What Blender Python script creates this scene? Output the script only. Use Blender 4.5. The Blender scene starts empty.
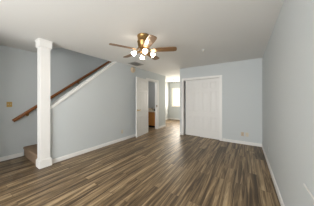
import bpy, bmesh, math, random
from mathutils import Vector, Matrix
random.seed(7)
S = bpy.context.scene
COL = S.collection
R = math.radians
PI = math.pi

# ------------------------------------------------------------------ camera, light, exposure
cam = bpy.data.objects.new('camera', bpy.data.cameras.new('camera'))
COL.objects.link(cam)
cam.location = (0, 0, 1.293)
cam.rotation_euler = (R(90), 0, R(33.41))
cam.data.sensor_width = 36
cam.data.lens = 135.5 / 314 * 36
cam.data.shift_y = -3.3 / 314
cam.data.clip_start = 0.02
S.camera = cam

W = bpy.data.worlds.new('world')
S.world = W
W.use_nodes = True
W.node_tree.nodes['Background'].inputs[0].default_value = (1.0, 0.98, 0.96, 1)
W.node_tree.nodes['Background'].inputs[1].default_value = 4.0


def area(name, loc, rot, sx, sy, power, color):
    l = bpy.data.lights.new(name, 'AREA')
    l.shape = 'RECTANGLE'
    l.size = sx
    l.size_y = sy
    l.energy = power
    l.color = color
    o = bpy.data.objects.new(name, l)
    o.location = loc
    o.rotation_euler = rot
    COL.objects.link(o)
    return o


# daylight at the hall window; added fill lamps: behind the camera, bathroom, upstairs
area('fill_rear', (-1.1, -2.18, 1.25), (R(124), 0, 0), 2.4, 2.0, 98, (0.985, 0.99, 0.985))  # main fill from an invented rear window, tilted up towards the ceiling
area('daylight_hall_window', (-3.25, 7.90, 1.45), (R(-90), 0, 0), 1.5, 1.2, 64, (1.0, 0.91, 0.78))
area('fill_bathroom', (-3.75, 4.6, 2.40), (0, 0, 0), 0.4, 0.4, 5.0, (1.0, 0.95, 0.88))  # added fill that lifts the dark bathroom, no fixture modelled
area('fill_upstairs', (-3.85, 5.0, 3.5), (R(-75), 0, 0), 0.8, 1.2, 9, (1.0, 0.98, 0.95))  # added fill for the stairwell wall, no window up there
FAN_STRENGTH = 17.0
BULB_STRENGTH = 230.0
HALL_STRENGTH = 8.0

S.view_settings.view_transform = 'Standard'
S.view_settings.look = 'None'
S.view_settings.gamma = 1.0
S.view_settings.use_curve_mapping = False
S.view_settings.exposure = 0.3

# ------------------------------------------------------------------ materials


def srgb(r, g, b):
    def f(c):
        c /= 255
        return c / 12.92 if c <= 0.04045 else ((c + 0.055) / 1.055) ** 2.4
    return (f(r), f(g), f(b), 1)


def mat(name, col, rough=0.5, metal=0.0, bump=0.0, bscale=60.0, var=0.0, emit=None, estr=0.0, stretch=None):
    m = bpy.data.materials.new(name)
    m.use_nodes = True
    nt = m.node_tree
    p = nt.nodes['Principled BSDF']
    p.inputs['Base Color'].default_value = col
    p.inputs['Roughness'].default_value = rough
    p.inputs['Metallic'].default_value = metal
    tc = nt.nodes.new('ShaderNodeTexCoord')
    mp = nt.nodes.new('ShaderNodeMapping')
    nt.links.new(tc.outputs['Object'], mp.inputs['Vector'])
    if stretch:
        mp.inputs['Scale'].default_value = stretch
    n = nt.nodes.new('ShaderNodeTexNoise')
    n.inputs['Scale'].default_value = bscale
    n.inputs['Detail'].default_value = 4
    nt.links.new(mp.outputs[0], n.inputs['Vector'])
    if bump > 0:
        b = nt.nodes.new('ShaderNodeBump')
        b.inputs['Strength'].default_value = bump
        b.inputs['Distance'].default_value = 0.004
        nt.links.new(n.outputs['Fac'], b.inputs['Height'])
        nt.links.new(b.outputs[0], p.inputs['Normal'])
    if var > 0:
        mx = nt.nodes.new('ShaderNodeMixRGB')
        mx.blend_type = 'MIX'
        mx.inputs[1].default_value = tuple(c * (1 - var) for c in col[:3]) + (1,)
        mx.inputs[2].default_value = tuple(min(1, c * (1 + var)) for c in col[:3]) + (1,)
        nt.links.new(n.outputs['Fac'], mx.inputs[0])
        nt.links.new(mx.outputs[0], p.inputs['Base Color'])
    if emit:
        p.inputs['Emission Color'].default_value = emit
        p.inputs['Emission Strength'].default_value = estr
    return m


M = {}
M['wall'] = mat('wall_paint', srgb(194, 199, 200), 0.65, bump=0.35, bscale=90)
M['ceiling'] = mat('ceiling_paint', srgb(222, 222, 219), 0.8, bump=0.5, bscale=60)
M['white'] = mat('white_trim_paint', srgb(226, 225, 222), 0.4, bump=0.03)
M['door'] = mat('white_door_paint', srgb(220, 219, 216), 0.42, bump=0.08, bscale=40, stretch=(12, 12, 1))
M['brass'] = mat('brass', srgb(150, 118, 74), 0.34, metal=0.9, bump=0.03)
M['switch'] = mat('brass_plate', srgb(190, 156, 88), 0.4, metal=0.15, bump=0.02)
M['ivory'] = mat('ivory_plastic', srgb(205, 196, 176), 0.45, bump=0.02)
M['tan'] = mat('tan_plastic', srgb(192, 174, 150), 0.5, bump=0.05)
M['whiteplastic'] = mat('white_plastic', srgb(220, 220, 216), 0.45, bump=0.02)
M['dark'] = mat('dark_slot', srgb(24, 22, 20), 0.7, bump=0.02)
M['rail'] = mat('handrail_oak', srgb(128, 78, 38), 0.38, bump=0.1, bscale=14, var=0.35, stretch=(8, 1, 8))
M['blade'] = mat('fan_blade_wood', srgb(122, 92, 60), 0.4, bump=0.06, bscale=10, var=0.35, stretch=(1, 9, 9))
M['vent'] = mat('grey_vent_metal', srgb(172, 170, 166), 0.5, metal=0.2, bump=0.02)
M['carpet'] = mat('brown_carpet', srgb(138, 116, 94), 0.95, bump=1.0, bscale=260, var=0.3)
M['vanity'] = mat('vanity_oak', srgb(190, 128, 64), 0.45, bump=0.1, bscale=9, var=0.28, stretch=(7, 7, 1))
M['counter'] = mat('cream_counter', srgb(214, 200, 178), 0.3, bump=0.02, var=0.06)
M['bath'] = mat('bathroom_paint', srgb(176, 178, 180), 0.7, bump=0.3, bscale=90)
M['black'] = mat('black_plastic', srgb(28, 26, 26), 0.35, bump=0.02)
M['shade'] = mat('frosted_lamp_glass', srgb(250, 240, 225), 0.3, bump=0.02, emit=(1.0, 0.88, 0.74, 1), estr=FAN_STRENGTH)
M['bulb'] = mat('bulb_glass', srgb(255, 245, 230), 0.3, bump=0.01, emit=(1.0, 0.88, 0.74, 1), estr=BULB_STRENGTH)
M['hallshade'] = mat('hall_lamp_glass', srgb(250, 240, 225), 0.3, bump=0.02, emit=(1.0, 0.82, 0.6, 1), estr=HALL_STRENGTH)
M['steel'] = mat('brushed_steel', srgb(120, 116, 110), 0.35, metal=0.9, bump=0.03)

# window blind vinyl lets daylight through
mb_ = bpy.data.materials.new('blind_vinyl')
mb_.use_nodes = True
nt = mb_.node_tree
p = nt.nodes['Principled BSDF']
p.inputs['Base Color'].default_value = srgb(240, 236, 226)
p.inputs['Roughness'].default_value = 0.5
tr = nt.nodes.new('ShaderNodeBsdfTranslucent')
tr.inputs['Color'].default_value = srgb(250, 244, 230)
mxs = nt.nodes.new('ShaderNodeMixShader')
mxs.inputs[0].default_value = 0.6
nt.links.new(p.outputs[0], mxs.inputs[1])
nt.links.new(tr.outputs[0], mxs.inputs[2])
nt.links.new(mxs.outputs[0], nt.nodes['Material Output'].inputs['Surface'])
M['blind'] = mb_

# glass
mg = bpy.data.materials.new('window_glass')
mg.use_nodes = True
p = mg.node_tree.nodes['Principled BSDF']
p.inputs['Roughness'].default_value = 0.02
p.inputs['Transmission Weight'].default_value = 1.0
p.inputs['IOR'].default_value = 1.1
M['glass'] = mg


def floor_material():
    m = bpy.data.materials.new('vinyl_plank_floor')
    m.use_nodes = True
    nt = m.node_tree
    L = nt.links.new
    p = nt.nodes['Principled BSDF']
    tc = nt.nodes.new('ShaderNodeTexCoord')
    mp = nt.nodes.new('ShaderNodeMapping')
    mp.inputs['Rotation'].default_value = (0, 0, R(90))
    L(tc.outputs['Object'], mp.inputs['Vector'])
    br = nt.nodes.new('ShaderNodeTexBrick')
    br.offset = 0.37
    br.offset_frequency = 2
    br.inputs['Color1'].default_value = (0, 0, 0, 1)
    br.inputs['Color2'].default_value = (1, 1, 1, 1)
    br.inputs['Mortar'].default_value = (0.0, 0.0, 0.0, 1)
    br.inputs['Scale'].default_value = 1.0
    br.inputs['Mortar Size'].default_value = 0.0016
    br.inputs['Mortar Smooth'].default_value = 0.2
    br.inputs['Bias'].default_value = 0.0
    br.inputs['Brick Width'].default_value = 1.22
    br.inputs['Row Height'].default_value = 0.152
    L(mp.outputs[0], br.inputs['Vector'])
    # grain stretched along the planks, shifted for each plank
    sc = nt.nodes.new('ShaderNodeVectorMath')
    sc.operation = 'MULTIPLY'
    sc.inputs[1].default_value = (0.5, 12.0, 1.0)
    L(mp.outputs[0], sc.inputs[0])
    ad = nt.nodes.new('ShaderNodeVectorMath')
    ad.operation = 'MULTIPLY_ADD'
    L(br.outputs['Color'], ad.inputs[0])
    ad.inputs[1].default_value = (17, 31, 5)
    L(sc.outputs[0], ad.inputs[2])
    n1 = nt.nodes.new('ShaderNodeTexNoise')
    n1.inputs['Scale'].default_value = 1.5
    n1.inputs['Detail'].default_value = 5
    n1.inputs['Roughness'].default_value = 0.68
    n1.inputs['Distortion'].default_value = 1.0
    L(ad.outputs[0], n1.inputs['Vector'])
    # overall tone = plank tone + grain
    ma = nt.nodes.new('ShaderNodeMath')
    ma.operation = 'MULTIPLY_ADD'
    L(br.outputs['Color'], ma.inputs[0])
    ma.inputs[1].default_value = 0.09
    ma.inputs[2].default_value = -0.045
    mb = nt.nodes.new('ShaderNodeMath')
    mb.operation = 'ADD'
    L(ma.outputs[0], mb.inputs[0])
    L(n1.outputs['Fac'], mb.inputs[1])
    cr = nt.nodes.new('ShaderNodeValToRGB')
    e = cr.color_ramp.elements
    e[0].position = 0.30
    e[0].color = srgb(55, 44, 32)
    e[1].position = 0.72
    e[1].color = srgb(192, 169, 134)
    for pos, c in ((0.42, (82, 66, 47)), (0.50, (114, 95, 70)), (0.58, (148, 126, 95))):
        k = e.new(pos)
        k.color = srgb(*c)
    L(mb.outputs[0], cr.inputs[0])
    mx = nt.nodes.new('ShaderNodeMixRGB')
    mx.inputs[2].default_value = srgb(72, 58, 45)
    L(br.outputs['Fac'], mx.inputs[0])
    L(cr.outputs[0], mx.inputs[1])
    L(mx.outputs[0], p.inputs['Base Color'])
    p.inputs['Roughness'].default_value = 0.42
    p.inputs['Specular IOR Level'].default_value = 0.4
    b = nt.nodes.new('ShaderNodeBump')
    b.inputs['Strength'].default_value = 0.12
    b.inputs['Distance'].default_value = 0.003
    L(n1.outputs['Fac'], b.inputs['Height'])
    L(b.outputs[0], p.inputs['Normal'])
    return m


M['floor'] = floor_material()

# ------------------------------------------------------------------ mesh helpers


def box(bm, x0, x1, y0, y1, z0, z1, bev=0.0, mtx=None):
    r = bmesh.ops.create_cube(bm, size=1.0)
    vs = r['verts']
    for v in vs:
        v.co = Vector((x0 + (v.co.x + .5) * (x1 - x0), y0 + (v.co.y + .5) * (y1 - y0), z0 + (v.co.z + .5) * (z1 - z0)))
    if bev > 0:
        es = list({e for v in vs for e in v.link_edges})
        rr = bmesh.ops.bevel(bm, geom=es, offset=bev, segments=2, affect='EDGES', profile=0.5)
        vs = list({v for f in rr['faces'] for v in f.verts} | {v for v in vs if v.is_valid})
    if mtx:
        bmesh.ops.transform(bm, matrix=mtx, verts=[v for v in vs if v.is_valid])
    return vs


def prism(bm, pts, axis, a, b):
    """polygon extruded along an axis; pts are in the other two axes"""
    def mk(u, v, t):
        return {'x': (t, u, v), 'y': (u, t, v), 'z': (u, v, t)}[axis]
    A = [bm.verts.new(mk(u, v, a)) for u, v in pts]
    B = [bm.verts.new(mk(u, v, b)) for u, v in pts]
    bm.faces.new(A)
    bm.faces.new(list(reversed(B)))
    n = len(pts)
    for i in range(n):
        bm.faces.new((A[i], B[i], B[(i + 1) % n], A[(i + 1) % n]))


def lathe(bm, prof, seg=24, mtx=None):
    rings = []
    for r, z in prof:
        if r < 1e-6:
            rings.append([bm.verts.new((0, 0, z))])
        else:
            rings.append([bm.verts.new((r * math.cos(2 * PI * k / seg), r * math.sin(2 * PI * k / seg), z)) for k in range(seg)])
    for a, b in zip(rings, rings[1:]):
        for k in range(seg):
            k2 = (k + 1) % seg
            if len(a) == 1 and len(b) == 1:
                continue
            if len(a) == 1:
                bm.faces.new((a[0], b[k2], b[k]))
            elif len(b) == 1:
                bm.faces.new((a[k], a[k2], b[0]))
            else:
                bm.faces.new((a[k], a[k2], b[k2], b[k]))
    if mtx:
        bmesh.ops.transform(bm, matrix=mtx, verts=[v for r_ in rings for v in r_])


def tube(bm, pts, r, seg=10):
    pts = [Vector(p) for p in pts]
    rings = []
    for i, p in enumerate(pts):
        d = (pts[min(i + 1, len(pts) - 1)] - pts[max(i - 1, 0)]).normalized()
        q = Vector((0, 0, 1)).rotation_difference(d)
        rings.append([bm.verts.new(p + q @ Vector((r * math.cos(2 * PI * k / seg), r * math.sin(2 * PI * k / seg), 0))) for k in range(seg)])
    for a, b in zip(rings, rings[1:]):
        for k in range(seg):
            bm.faces.new((a[k], a[(k + 1) % seg], b[(k + 1) % seg], b[k]))
    bm.faces.new(list(reversed(rings[0])))
    bm.faces.new(rings[-1])


def obj(name, bm, m, parent=None, smooth=False):
    bmesh.ops.recalc_face_normals(bm, faces=bm.faces[:])
    me = bpy.data.meshes.new(name)
    bm.to_mesh(me)
    bm.free()
    if smooth:
        for f in me.polygons:
            f.use_smooth = True
    me.materials.append(M[m])
    o = bpy.data.objects.new(name, me)
    COL.objects.link(o)
    if parent:
        o.parent = parent
    return o


def tag(o, label, cat, group=None):
    o['label'] = label
    o['category'] = cat
    if group:
        o['group'] = group
    return o


def thing(name, label, cat, loc=(0, 0, 0), rotz=0, group=None):
    o = bpy.data.objects.new(name, None)
    COL.objects.link(o)
    o.empty_display_size = 0.1
    o.location = loc
    o.rotation_euler = (0, 0, rotz)
    return tag(o, label, cat, group)


def struct(name, bm, m, label=None, cat=None, parent=None, smooth=False):
    o = obj(name, bm, m, parent, smooth)
    if not parent:
        o['kind'] = 'structure'
    if label:
        tag(o, label, cat)
    return o


def N():
    return bmesh.new()


# ------------------------------------------------------------------ room numbers
XR, YB, XL, XF = 0.364, 4.68, -3.28, -4.30      # right, back, left, stair side
H = 2.44
YE = 8.0                                          # end of the hall
YR = -2.05                                        # behind the camera
T = 0.12
SLOPE = 0.788
XH = -2.07                                        # hall's right side
YC = 5.72                                         # where the left wall ends

# ------------------------------------------------------------------ the setting
b = N()
box(b, XF - T, XR + T, YR - T, YE + T, -0.1, 0)
struct('floor', b, 'floor', 'grey-brown wood plank floor running through the empty room', 'floor')

b = N()
box(b, XL - T, XR + T, YR - T, YE + T, H, H + T)
box(b, XF - T, XL - T, YR - T, 1.10, H, H + T)
box(b, XF - T, XL - T, 3.80, YE + T, H, H + T)
struct('ceiling', b, 'ceiling', 'off-white textured flat ceiling of the room and hall', 'ceiling')
b = N()
prism(b, [(1.10, H + T), (1.10, H), (4.3, H + 3.2 * 0.52), (5.2, H + 3.2 * 0.52), (5.2, H + 3.2 * 0.52 + T), (4.3, H + 3.2 * 0.52 + T)], 'x', XF, XL - T)
struct('ceiling_stairs', b, 'ceiling', 'shaded ceiling rising over the carpeted stairs', 'ceiling')

b = N()
box(b, XR, XR + T, YR - T, YB + T, 0, H)
struct('wall_right', b, 'wall', 'pale blue-grey textured wall along the right side', 'wall')

# back wall with the closet opening
CX0, CX1, CZ = -1.93, -0.70, 2.005
b = N()
box(b, XH, CX0, YB, YB + T, 0, H)
box(b, CX1, XR + T, YB, YB + T, 0, H)
box(b, CX0, CX1, YB, YB + T, CZ, H)
struct('wall_back', b, 'wall', 'pale blue-grey wall around the white closet doors', 'wall')
b = N()
box(b, XH, XR + T, 5.45, 5.45 + T, 0, H)
box(b, XR, XR + T, YB + T, 5.45, 0, H)
struct('wall_closet', b, 'wall')
b = N()
box(b, XH, XH + T, YB + T, YE, 0, H)
struct('wall_hall_right', b, 'wall')

# left wall: sloped knee wall, full wall with the doorway, wall over the stair opening
DY0, DY1, DZ = 4.27, 5.01, 2.07
kz = lambda y: 1.165 + (y - 1.101) * 0.802 - 0.055   # top of the knee wall under its cap
yt = 1.101 + (H - 1.11) / 0.802
b = N()
prism(b, [(1.0, 0), (DY0, 0), (DY0, H), (yt, H), (1.0, kz(1.0))], 'x', XL - T, XL)
box(b, XL - T, XL, DY0, DY1, DZ, H)
box(b, XL - T, XL, DY1, YC, 0, H)
box(b, XL - T, XL, 1.10, 5.2, H + T, 4.5)
struct('wall_left', b, 'wall', 'pale grey wall below the stair slope and beside the open door', 'wall')

b = N()
box(b, XF - T, XF, YR - T, YE + T, 0, 4.6)
struct('wall_stairs', b, 'wall', 'grey wall behind the column carrying the stair handrail', 'wall')
b = N()
box(b, XF, XL - T, 4.10, 4.20, 0, H)
box(b, XF, XL - T, YC - T, YC, 0, H)
struct('wall_bathroom', b, 'bath')
b = N()
box(b, XF, XL - T, 5.2, 5.3, H + T, 4.5)
struct('wall_upstairs', b, 'wall')

# end of the hall with a window
WX0, WX1, WZ0, WZ1 = -4.11, -2.55, 0.84, 2.06
b = N()
box(b, XF, WX0, YE, YE + T, 0, H)
box(b, WX1, XH + T, YE, YE + T, 0, H)
box(b, WX0, WX1, YE, YE + T, 0, WZ0)
box(b, WX0, WX1, YE, YE + T, WZ1, H)
struct('wall_hall_end', b, 'wall', 'wall at the far end of the hall around the bright window', 'wall')

# behind the camera: unseen rear wall, window opening added to let light in
RX0, RX1, RZ0, RZ1 = -2.6, 0.1, 0.15, 2.3
b = N()
box(b, XF, RX0, YR - T, YR, 0, H)
box(b, RX1, XR, YR - T, YR, 0, H)
box(b, RX0, RX1, YR - T, YR, 0, RZ0)
box(b, RX0, RX1, YR - T, YR, RZ1, H)
struct('wall_rear', b, 'wall')
b = N()
box(b, XF, -3.1, -.30, -.18, 0, H)  # unseen slab added to keep rear light off the stair wall
struct('wall_light_blocker', b, 'wall')

# window at the hall's end
b = N()
for x0, x1, z0, z1 in ((WX0, WX0 + .04, WZ0, WZ1), (WX1 - .04, WX1, WZ0, WZ1), (WX0 + .04, WX1 - .04, WZ0, WZ0 + .04),
                       (WX0 + .04, WX1 - .04, WZ1 - .04, WZ1), ((WX0 + WX1) / 2 - .02, (WX0 + WX1) / 2 + .02, WZ0 + .04, WZ1 - .04)):
    box(b, x0, x1, YE + .05, YE + .10, z0, z1)
win = struct('window_1', b, 'white', 'bright window at the far end of the hall', 'window')
b = N()
box(b, WX0 + .04, WX1 - .04, YE + .07, YE + .078, WZ0 + .04, WZ1 - .04)
obj('pane', b, 'glass', win)
b = N()
box(b, WX0 - .03, WX1 + .03, YE - .03, YE + .05, WZ0 - .025, WZ0 - .001, .005)
obj('window_sill', b, 'white', win)

# baseboards
BH, BT = 0.085, 0.014


def base_profile(h=BH, t=BT):
    return [(0, 0), (t, 0), (t, h - .012), (t * .45, h), (0, h)]


def base_x(b, x, s, y0, y1):
    prism(b, [(x + s * u, v) for u, v in base_profile()], 'y', y0, y1)


def base_y(b, y, s, x0, x1):
    prism(b, [(y + s * u, v) for u, v in base_profile()], 'x', x0, x1)


b = N()
base_x(b, XL, 1, 1.102, DY0 - .085)
base_x(b, XL, 1, DY1 + .085, YC)
struct('baseboard_left', b, 'white', 'white baseboard along the knee wall and the open door', 'baseboard')
b = N()
base_x(b, XR, -1, YR, YB)
struct('baseboard_right', b, 'white', 'white baseboard along the right wall', 'baseboard')
b = N()
base_y(b, YB, -1, XH, CX0 - .075)
base_y(b, YB, -1, CX1 + .075, XR - BT)
struct('baseboard_back', b, 'white', 'white baseboard either side of the closet doors', 'baseboard')
b = N()
base_x(b, XF, 1, YR, 0.903)
struct('baseboard_stairs', b, 'white', 'white baseboard left of the carpeted step', 'baseboard')
b = N()
base_x(b, XF, 1, YC + BT, YE)
base_y(b, YE, -1, XF + BT, XH)
base_y(b, YC, 1, XF, XL)
struct('baseboard_hall', b, 'white', 'white baseboard at the far end of the hall', 'baseboard')

# white cap over the sloping knee wall
b = N()
y0, y1 = 1.0, yt + .02
prism(b, [(y0, kz(y0)), (yt, H), (yt - .075, H), (y0, kz(y0) + .06)], 'x', XL - T - .02, XL + .022)
struct('trim_1', b, 'white', 'white sloping cap along the top of the knee wall', 'trim')

# doorway casing and jambs
b = N()
cw = .08
for y0, y1, z0, z1 in ((DY0 - cw, DY0, 0, DZ + cw), (DY1, DY1 + cw, 0, DZ + cw), (DY0, DY1, DZ, DZ + cw)):
    box(b, XL, XL + .016, y0, y1, z0, z1, .004)
for y0, y1, z0, z1 in ((DY0, DY0 + .015, 0, DZ), (DY1 - .015, DY1, 0, DZ), (DY0 + .015, DY1 - .015, DZ - .015, DZ)):
    box(b, XL - T - .002, XL + .002, y0, y1, z0, z1)
box(b, XL - T + .02, XL - T + .055, DY1 - .027, DY1 - .015, 0, DZ - .015)
tr2 = struct('trim_2', b, 'white', 'white casing around the bathroom doorway', 'trim')
b = N()
box(b, XL - .045, XL - .012, DY1 - .018, DY1 - .013, .96, 1.06)
box(b, XL - .012, XL + .004, DY1 - .018, DY1 - .013, .985, 1.035)
obj('strike_plate', b, 'brass', tr2)

# closet casing and tracks
b = N()
cw = .065
for x0, x1, z0, z1 in ((CX0 - cw, CX0, 0, CZ + cw), (CX1, CX1 + cw, 0, CZ + cw), (CX0, CX1, CZ, CZ + cw)):
    box(b, x0, x1, YB - .016, YB, z0, z1, .004)
for x0, x1, z0, z1 in ((CX0, CX0 + .012, 0, CZ), (CX1 - .012, CX1, 0, CZ), (CX0 + .012, CX1 - .012, CZ - .012, CZ)):
    box(b, x0, x1, YB - .002, YB + T, z0, z1)
struct('trim_3', b, 'white', 'white casing around the two closet doors', 'trim')


# ------------------------------------------------------------------ doors


def panel_door(w, h, t, rects, m, name, dep=1.0):
    """slab with moulded raised panels on the front (-y) face; origin at lower hinge corner"""
    b = N()
    xs = sorted({0, w} | {r[0] for r in rects} | {r[1] for r in rects})
    zs = sorted({0, h} | {r[2] for r in rects} | {r[3] for r in rects})
    g = {(i, k): b.verts.new((x, 0, z)) for i, x in enumerate(xs) for k, z in enumerate(zs)}
    pan = []
    for i in range(len(xs) - 1):
        for k in range(len(zs) - 1):
            f = b.faces.new((g[i, k], g[i + 1, k], g[i + 1, k + 1], g[i, k + 1]))
            cx, cz = (xs[i] + xs[i + 1]) / 2, (zs[k] + zs[k + 1]) / 2
            if any(r[0] < cx < r[1] and r[2] < cz < r[3] for r in rects):
                pan.append(f)
    # back and rim
    gb = [b.verts.new((x, t, z)) for x, z in ((0, 0), (w, 0), (w, h), (0, h))]
    b.faces.new(list(reversed(gb)))
    n, q = len(xs) - 1, len(zs) - 1
    b.faces.new([g[i, 0] for i in range(n + 1)][::-1] + [gb[0], gb[1]])
    b.faces.new([g[i, q] for i in range(n + 1)] + [gb[2], gb[3]])
    b.faces.new([g[0, k] for k in range(q + 1)] + [gb[3], gb[0]])
    b.faces.new([g[n, k] for k in range(q + 1)][::-1] + [gb[1], gb[2]])
    b.normal_update()
    for f in pan:
        for th, dp in ((.012, -.013), (.014, 0.0), (.02, .009)):
            bmesh.ops.inset_individual(b, faces=[f], thickness=th, depth=dp * dep)
    return b


def six(w, h):
    st, mid = .105 * w / .76, .09 * w / .76
    pw = (w - 2 * st - mid) / 2
    o = []
    for z0, z1 in ((.22, .70), (.86, 1.56), (1.66, h - .10)):
        o.append((st, st + pw, z0, z1))
        o.append((st + pw + mid, w - st, z0, z1))
    return o


DW, DH = 0.83, 2.055
ang = math.asin(.125 / DW)
b = panel_door(DW, DH, .035, six(DW, DH), 'door', 'door_1')
# leaf runs from the hinge towards the camera (-Y), its panelled side faces the room (+X)
d1 = struct('door_1', b, 'door', 'white six-panel door standing open against the left wall', 'door')
d1.matrix_world = Matrix.Translation((XL + .062 + .125, DY0 - .01 - DW * math.cos(ang), 0.012)) @ Matrix.Rotation(R(90) + ang, 4, 'Z')
b = N()
lathe(b, [(0, -.01), (.03, -.01), (.032, 0), (.02, .008), (.011, .012), (.011, .045), (0, .045)], 16,
      Matrix.Translation((.065, 0, .92)) @ Matrix.Rotation(R(90), 4, 'X'))
tube(b, [(.065, -.042, .92), (.085, -.05, .92), (.13, -.048, .922), (.175, -.044, .92)], .014)
obj('door_handle', b, 'switch', d1, True)
for z in (.2, 1.02, 1.84):
    b = N()
    tube(b, [(DW + .006, .008, z - .045), (DW + .006, .008, z + .045)], .007, 8)
    obj('hinge', b, 'brass', d1)

dz0 = .012
b = panel_door(.60, CZ - .03, .034, six(.60, CZ - .03), 'door', 'door_2', 0.45)
d2 = struct('door_2', b, 'door', 'left white panelled sliding closet door, set behind the other', 'door')
d2.location = (CX0 + .055, YB + .075, dz0)
b = panel_door(.625, CZ - .03, .034, six(.625, CZ - .03), 'door', 'door_3', 0.45)
d3 = struct('door_3', b, 'door', 'right white panelled sliding closet door, nearer the room', 'door')
d3.location = (CX1 - .012 - .627, YB + .03, dz0)
for d, x in ((d2, .05), (d3, .575)):
    b = N()
    lathe(b, [(0, .0005), (.021, .0005), (.024, .003), (.026, .002), (.026, -.002), (0, -.002)], 16,
          Matrix.Translation((x, 0, .95)) @ Matrix.Rotation(R(90), 4, 'X'))
    obj('finger_pull', b, 'whiteplastic', d, True)

# ------------------------------------------------------------------ column
col = thing('column', 'white square column with stepped cap and base at the foot of the stairs', 'column', (-3.308, .995, 0))
b = N()
box(b, -.080, .080, -.080, .080, .15, H - .15, .004)
obj('shaft', b, 'white', col)
b = N()
box(b, -.096, .100, -.098, .104, 0, .135, .004)
box(b, -.086, .088, -.088, .092, .135, .155, .006)
obj('column_base', b, 'white', col)
b = N()
box(b, -.086, .088, -.088, .092, H - .165, H - .145, .006)
box(b, -.098, .102, -.100, .104, H - .145, H - .03, .005)
box(b, -.108, .112, -.110, .114, H - .032, H - .0005, .005)
obj('capital', b, 'white', col)

# ------------------------------------------------------------------ carpeted stairs
stairs = thing('staircase', 'brown carpeted stairs starting behind the white column', 'staircase', (-3.85, .905, 0))
RISE, RUN = .21, .262
for k in range(11):
    b = N()
    y = k * RUN
    z = (k + 1) * RISE
    zl = max(0, z - .42)
    yb = y + RUN + .03 if k < 10 else y + .255
    box(b, XF + 3.85 + .002, XL - T + 3.85 - .002, y + .02, yb, zl, z - .03)
    box(b, XF + 3.85 + .002, XL - T + 3.85 - .002, y, yb, z - .055, z, .02)
    obj('step', b, 'carpet', stairs)

# ------------------------------------------------------------------ handrail
rl = thing('handrail', 'brown wooden handrail sloping up the grey stair wall', 'handrail', (XF, .734, 0))
RS = .757
P0, P1 = Vector((.072, 0, .83)), Vector((.072, 2.9, .83 + 2.9 * RS))
d = (P1 - P0).normalized()
b = N()
prof = [(-.019, -.03), (.019, -.03), (.024, -.012), (.026, .008), (.02, .026), (.008, .033), (-.008, .033), (-.02, .026), (-.026, .008), (-.024, -.012)]
up = Vector((0, -d.z, d.y))
rings = [[b.verts.new(P + Vector((1, 0, 0)) * u + up * v) for u, v in prof] for P in (P0, P1)]
for k in range(len(prof)):
    k2 = (k + 1) % len(prof)
    b.faces.new((rings[0][k], rings[0][k2], rings[1][k2], rings[1][k]))
b.faces.new(rings[0])
b.faces.new(rings[1][::-1])
obj('rail', b, 'rail', rl)
for t in (.25, 1.4, 2.6):
    c = P0 + Vector((0, t, t * RS))
    b = N()
    tube(b, [(0, t, c.z - .085), (.03, t, c.z - .085), (.06, t, c.z - .07), (.072, t, c.z - .035)], .007, 8)
    lathe(b, [(0, 0), (.028, 0), (.026, .006), (0, .008)], 12, Matrix.Translation((.0005, t, c.z - .085)) @ Matrix.Rotation(R(90), 4, 'Y'))
    obj('bracket', b, 'brass', rl, True)

# ------------------------------------------------------------------ ceiling fan
FX, FY = -1.543, 1.90
fan = thing('ceiling_fan', 'brass five-blade ceiling fan with four lit glass lamps', 'ceiling fan', (FX, FY, H))
b = N()
lathe(b, [(0, -.0005), (.112, -.0005), (.116, -.012), (.108, -.022), (.108, -.10), (.114, -.106), (.114, -.118), (.106, -.124), (.104, -.175),
          (.09, -.20), (.07, -.215), (.06, -.225), (0, -.225)], 36)
obj('motor_housing', b, 'brass', fan, True)
b = N()
lathe(b, [(0, -.225), (.052, -.226), (.058, -.24), (.058, -.285), (.066, -.292), (.066, -.305), (.05, -.325), (.03, -.345), (.012, -.352), (.014, -.365), (0, -.372)], 28)
obj('switch_housing', b, 'brass', fan, True)
BZ = -.262
for k in range(5):
    a = R((26.2, 98.2, 170.2, 242.2, 322.5)[k])
    m = Matrix.Rotation(a, 4, 'Z') @ Matrix.Translation((0, 0, BZ)) @ Matrix.Rotation(R(-11), 4, 'X')
    b = N()
    # outline of a blade with a rounded tip
    out = []
    L0, L1 = .165, .592
    for x, w in ((L0, .048), (L0 + .03, .056), (.30, .061), (.45, .066), (.54, .066), (.57, .060), (.585, .046), (L1, .022)):
        out.append((x, w))
    pts = [(x, w) for x, w in out] + [(x, -w) for x, w in reversed(out)]
    prism(b, pts, 'z', -.004, .004)
    bmesh.ops.transform(b, matrix=m, verts=b.verts[:])
    bl = obj('blade', b, 'blade', fan)
    b = N()
    box(b, .135, .235, -.034, .034, -.009, -.0045, .002)
    box(b, .10, .145, -.016, .016, -.008, .004, .003)
    bmesh.ops.transform(b, matrix=m, verts=b.verts[:])
    tube(b, [Matrix.Rotation(a, 3, 'Z') @ Vector(q) for q in ((.072, 0, -.212), (.10, 0, -.235), (.115, 0, BZ - .002))], .012, 8)
    obj('blade_arm', b, 'brass', bl)
LA = [R(33.41 + q) for q in (13, 103, 193, 283)]
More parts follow.
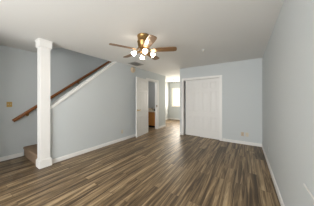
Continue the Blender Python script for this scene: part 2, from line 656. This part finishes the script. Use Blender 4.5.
for a in LA:
    rm = Matrix.Rotation(a, 4, 'Z')
    b = N()
    tube(b, [rm @ Vector(q) for q in ((.055, 0, -.295), (.085, 0, -.285), (.112, 0, -.283), (.128, 0, -.292))], .008, 8)
    arm = obj('lamp_arm', b, 'brass', fan, True)
    tm = rm @ Matrix.Translation((.128, 0, -.290)) @ Matrix.Rotation(R(180 - 48), 4, 'Y') @ Matrix.Scale(.82, 4)
    b = N()
    lathe(b, [(0, -.006), (.02, -.006), (.023, 0), (.023, .018), (.019, .022), (0, .022)], 16, tm)
    obj('lamp_socket', b, 'brass', fan, True)
    b = N()
    lathe(b, [(.017, .012), (.027, .026), (.038, .045), (.043, .062), (.042, .078), (.045, .090), (.052, .100), (.050, .101), (.043, .091), (.040, .078), (.041, .062), (.036, .046), (.025, .028), (.015, .014)], 24, tm)
    sh = obj('lamp_shade', b, 'shade', fan, True)
    b = N()
    lathe(b, [(0, .022), (.011, .024), (.013, .036), (.022, .052), (.025, .066), (.018, .082), (0, .089)], 16, tm)
    obj('bulb', b, 'bulb', sh, True)
b = N()
tube(b, [(.05, -.03, -.30), (.056, -.034, -.33), (.056, -.034, -.42)], .0016, 6)
lathe(b, [(0, -.445), (.005, -.44), (.006, -.428), (.002, -.418), (0, -.418)], 8, Matrix.Translation((.056, -.034, 0)))
obj('pull_chain', b, 'brass', fan)

# ------------------------------------------------------------------ ceiling fittings
vt = thing('ceiling_vent', 'grey louvred air vent in the ceiling behind the fan', 'vent', (-2.95, 3.25, H))
VX, VY = .155, .215
b = N()
for x0, x1, y0, y1 in ((-VX, VX, -VY, -VY + .03), (-VX, VX, VY - .03, VY), (-VX, -VX + .03, -VY + .03, VY - .03), (VX - .03, VX, -VY + .03, VY - .03)):
    box(b, x0, x1, y0, y1, -.010, -.0005)
obj('frame', b, 'vent', vt)
b = N()
box(b, -VX + .03, VX - .03, -VY + .03, VY - .03, -.002, -.0005)
obj('duct_backing', b, 'vent', vt)
for k in range(11):
    y = -VY + .045 + k * .0308
    b = N()
    box(b, -VX + .03, VX - .03, -.013, .013, -.0008, .0008, 0, Matrix.Translation((0, y, -.010)) @ Matrix.Rotation(R(38), 4, 'X'))
    obj('slat', b, 'vent', vt)

hk = thing('ceiling_fitting', 'small pale round fitting on the bare ceiling in front of the closet', 'ceiling fitting', (-.83, 3.2, H))
b = N()
lathe(b, [(0, -.0005), (.04, -.0005), (.038, -.008), (.018, -.012), (0, -.012)], 20)
obj('plate', b, 'ceiling', hk, True)
b = N()
lathe(b, [(0, -.012), (.01, -.012), (.008, -.03), (.014, -.034), (.014, -.038), (0, -.04)], 12)
obj('nozzle', b, 'ivory', hk, True)

# alarm on the left wall
al = thing('smoke_alarm', 'round yellowed alarm on the left wall just below the ceiling vent', 'smoke alarm', (XL, 3.44, 2.32))
rx = Matrix.Rotation(R(90), 4, 'Y')
b = N()
lathe(b, [(0, .0005), (.098, .0005), (.100, .012), (.092, .016), (0, .016)], 28, rx)
obj('mounting_plate', b, 'tan', al, True)
b = N()
lathe(b, [(0, .014), (.09, .015), (.09, .035), (.078, .056), (.045, .064), (0, .066)], 28, rx)
obj('cover', b, 'tan', al, True)

# hall ceiling light
hl = thing('ceiling_light', 'round lit flush lamp on the hall ceiling', 'ceiling light', (-3.53, 7.13, H))
b = N()
lathe(b, [(0, -.0005), (.13, -.0005), (.134, -.035), (.126, -.04), (0, -.04)], 28)
obj('lamp_base', b, 'steel', hl, True)
b = N()
lathe(b, [(.122, -.04), (.120, -.05), (.105, -.064), (.07, -.075), (.03, -.08), (0, -.081)], 28)
obj('lamp_shade', b, 'hallshade', hl, True)

# ------------------------------------------------------------------ switch and sockets


def outlet(name, label, loc, rotz, m, m2, group=None):
    """plate in the local xz plane facing -y"""
    t = thing(name, label, 'outlet', loc, rotz, group)
    b = N()
    box(b, -.036, .036, -.006, -.0005, -.058, .058, .002)
    obj('wall_plate', b, m, t)
    for z in (-.02, .02):
        b = N()
        lathe(b, [(0, 0), (.0165, 0), (.0155, .003), (0, .003)], 16, Matrix.Translation((0, -.0055, z)) @ Matrix.Rotation(R(90), 4, 'X'))
        f = obj('socket', b, m2, t)
        b = N()
        for sx in (-.006, .006):
            box(b, sx - .001, sx + .001, -.0090, -.0082, z - .002, z + .007)
        obj('slot', b, 'dark', f)
    return t


outlet('power_outlet', 'tan wall outlet right of the closet, left of the pair', (-.095, YB, .29), 0, 'tan', 'tan')
outlet('power_outlet', 'ivory wall outlet right of the closet, right of the pair', (.015, YB, .288), 0, 'ivory', 'ivory')
outlet('power_outlet', 'ivory wall outlet low on the left wall before the open door', (XL, 2.965, .285), R(90), 'ivory', 'ivory')
outlet('power_outlet', 'pale grey wall outlet low on the right wall', (XR, 3.37, .34), R(-90), 'wall', 'whiteplastic')

sw = thing('light_switch', 'brass light switch plate on the far left wall above the handrail end', 'light switch', (XF, .691, 1.19), R(90))
b = N()
box(b, -.042, .042, -.006, -.0005, -.056, .056, .002)
obj('wall_plate', b, 'switch', sw)
for x in (-.019, .019):
    b = N()
    box(b, x - .005, x + .005, -.016, -.0055, -.004, .012, .001)
    obj('toggle', b, 'ivory', sw)

# cable cover on the right wall, near the camera
b = N()
box(b, XR - .008, XR - .0005, .6, 1.45, .657, .668, .002)
tag(obj('cable_cover', b, 'whiteplastic'), 'thin white cable cover strip along the right wall', 'cable cover')

# ------------------------------------------------------------------ bathroom vanity seen through the doorway
va = thing('vanity', 'oak bathroom vanity with a cream top, seen through the open doorway', 'vanity', (-3.86, 5.10, 0))
vx0, vx1, vd = -.42, .44, .48
b = N()
box(b, vx0, vx1, .02, vd, .09, .72)
obj('cabinet', b, 'vanity', va)
b = N()
box(b, vx0 + .01, vx1 - .01, .07, vd, 0, .09)
obj('plinth', b, 'dark', va)
for x0, x1 in ((vx0 + .01, .005), (.015, vx1 - .01)):
    b = panel_door(x1 - x0, .44, .02, [(.06, x1 - x0 - .06, .06, .38)], 'vanity', 'd')
    dd = obj('door', b, 'vanity', va)
    dd.location = (x0, 0, .10)
    kx = x1 - x0 - .035 if x0 < -.1 else .035
    b = N()
    lathe(b, [(0, 0), (.006, 0), (.006, .012), (.014, .018), (.012, .026), (0, .028)], 12, Matrix.Translation((kx, 0, .37)) @ Matrix.Rotation(R(90), 4, 'X'))
    obj('knob', b, 'brass', dd, True)
    b = N()
    box(b, x0, x1, 0, .02, .56, .70, .004)
    obj('drawer', b, 'vanity', va)
b = N()
box(b, vx0 - .01, vx1 + .015, -.02, vd, .72, .755, .006)
obj('countertop', b, 'counter', va)
b = N()
box(b, vx0 - .01, vx1 + .015, vd - .02, vd, .755, .86, .004)
obj('backsplash', b, 'counter', va)
b = N()
tube(b, [(-.02, .40, .755), (-.02, .40, .85), (-.02, .36, .89), (-.02, .29, .88), (-.02, .27, .85)], .012)
obj('faucet', b, 'steel', va, True)
sp = thing('soap_bottle', 'dark soap bottle on the bathroom vanity top', 'bottle', (-3.60, 5.25, .7562))
b = N()
lathe(b, [(0, 0), (.042, 0), (.045, .01), (.045, .085), (.035, .10), (.014, .108), (0, .108)], 20)
obj('body', b, 'black', sp, True)
b = N()
lathe(b, [(0, .108), (.012, .108), (.012, .122), (.005, .125), (.005, .15), (0, .15)], 12)
tube(b, [(0, 0, .147), (0, -.04, .147)], .005, 8)
obj('pump', b, 'black', sp, True)

# ------------------------------------------------------------------ blind on the hall window
bd = thing('window_blind', 'white slatted blind lowered over the hall window', 'blind', ((WX0 + WX1) / 2, YE - .035, WZ0))
hw = (WX1 - WX0) / 2 - .005
ht = WZ1 - WZ0
b = N()
box(b, -hw, hw, -.02, .025, ht - .045, ht - .002)
obj('headrail', b, 'white', bd)
n = 24
for k in range(n):
    z = .03 + k * (ht - .09) / (n - 1)
    b = N()
    box(b, -hw, hw, -.025, .025, -.001, .001, 0, Matrix.Translation((0, .005, z)) @ Matrix.Rotation(R(58), 4, 'X'))
    obj('slat', b, 'blind', bd)
b = N()
box(b, -hw, hw, -.012, .018, .001, .014)
obj('bottom_rail', b, 'white', bd)
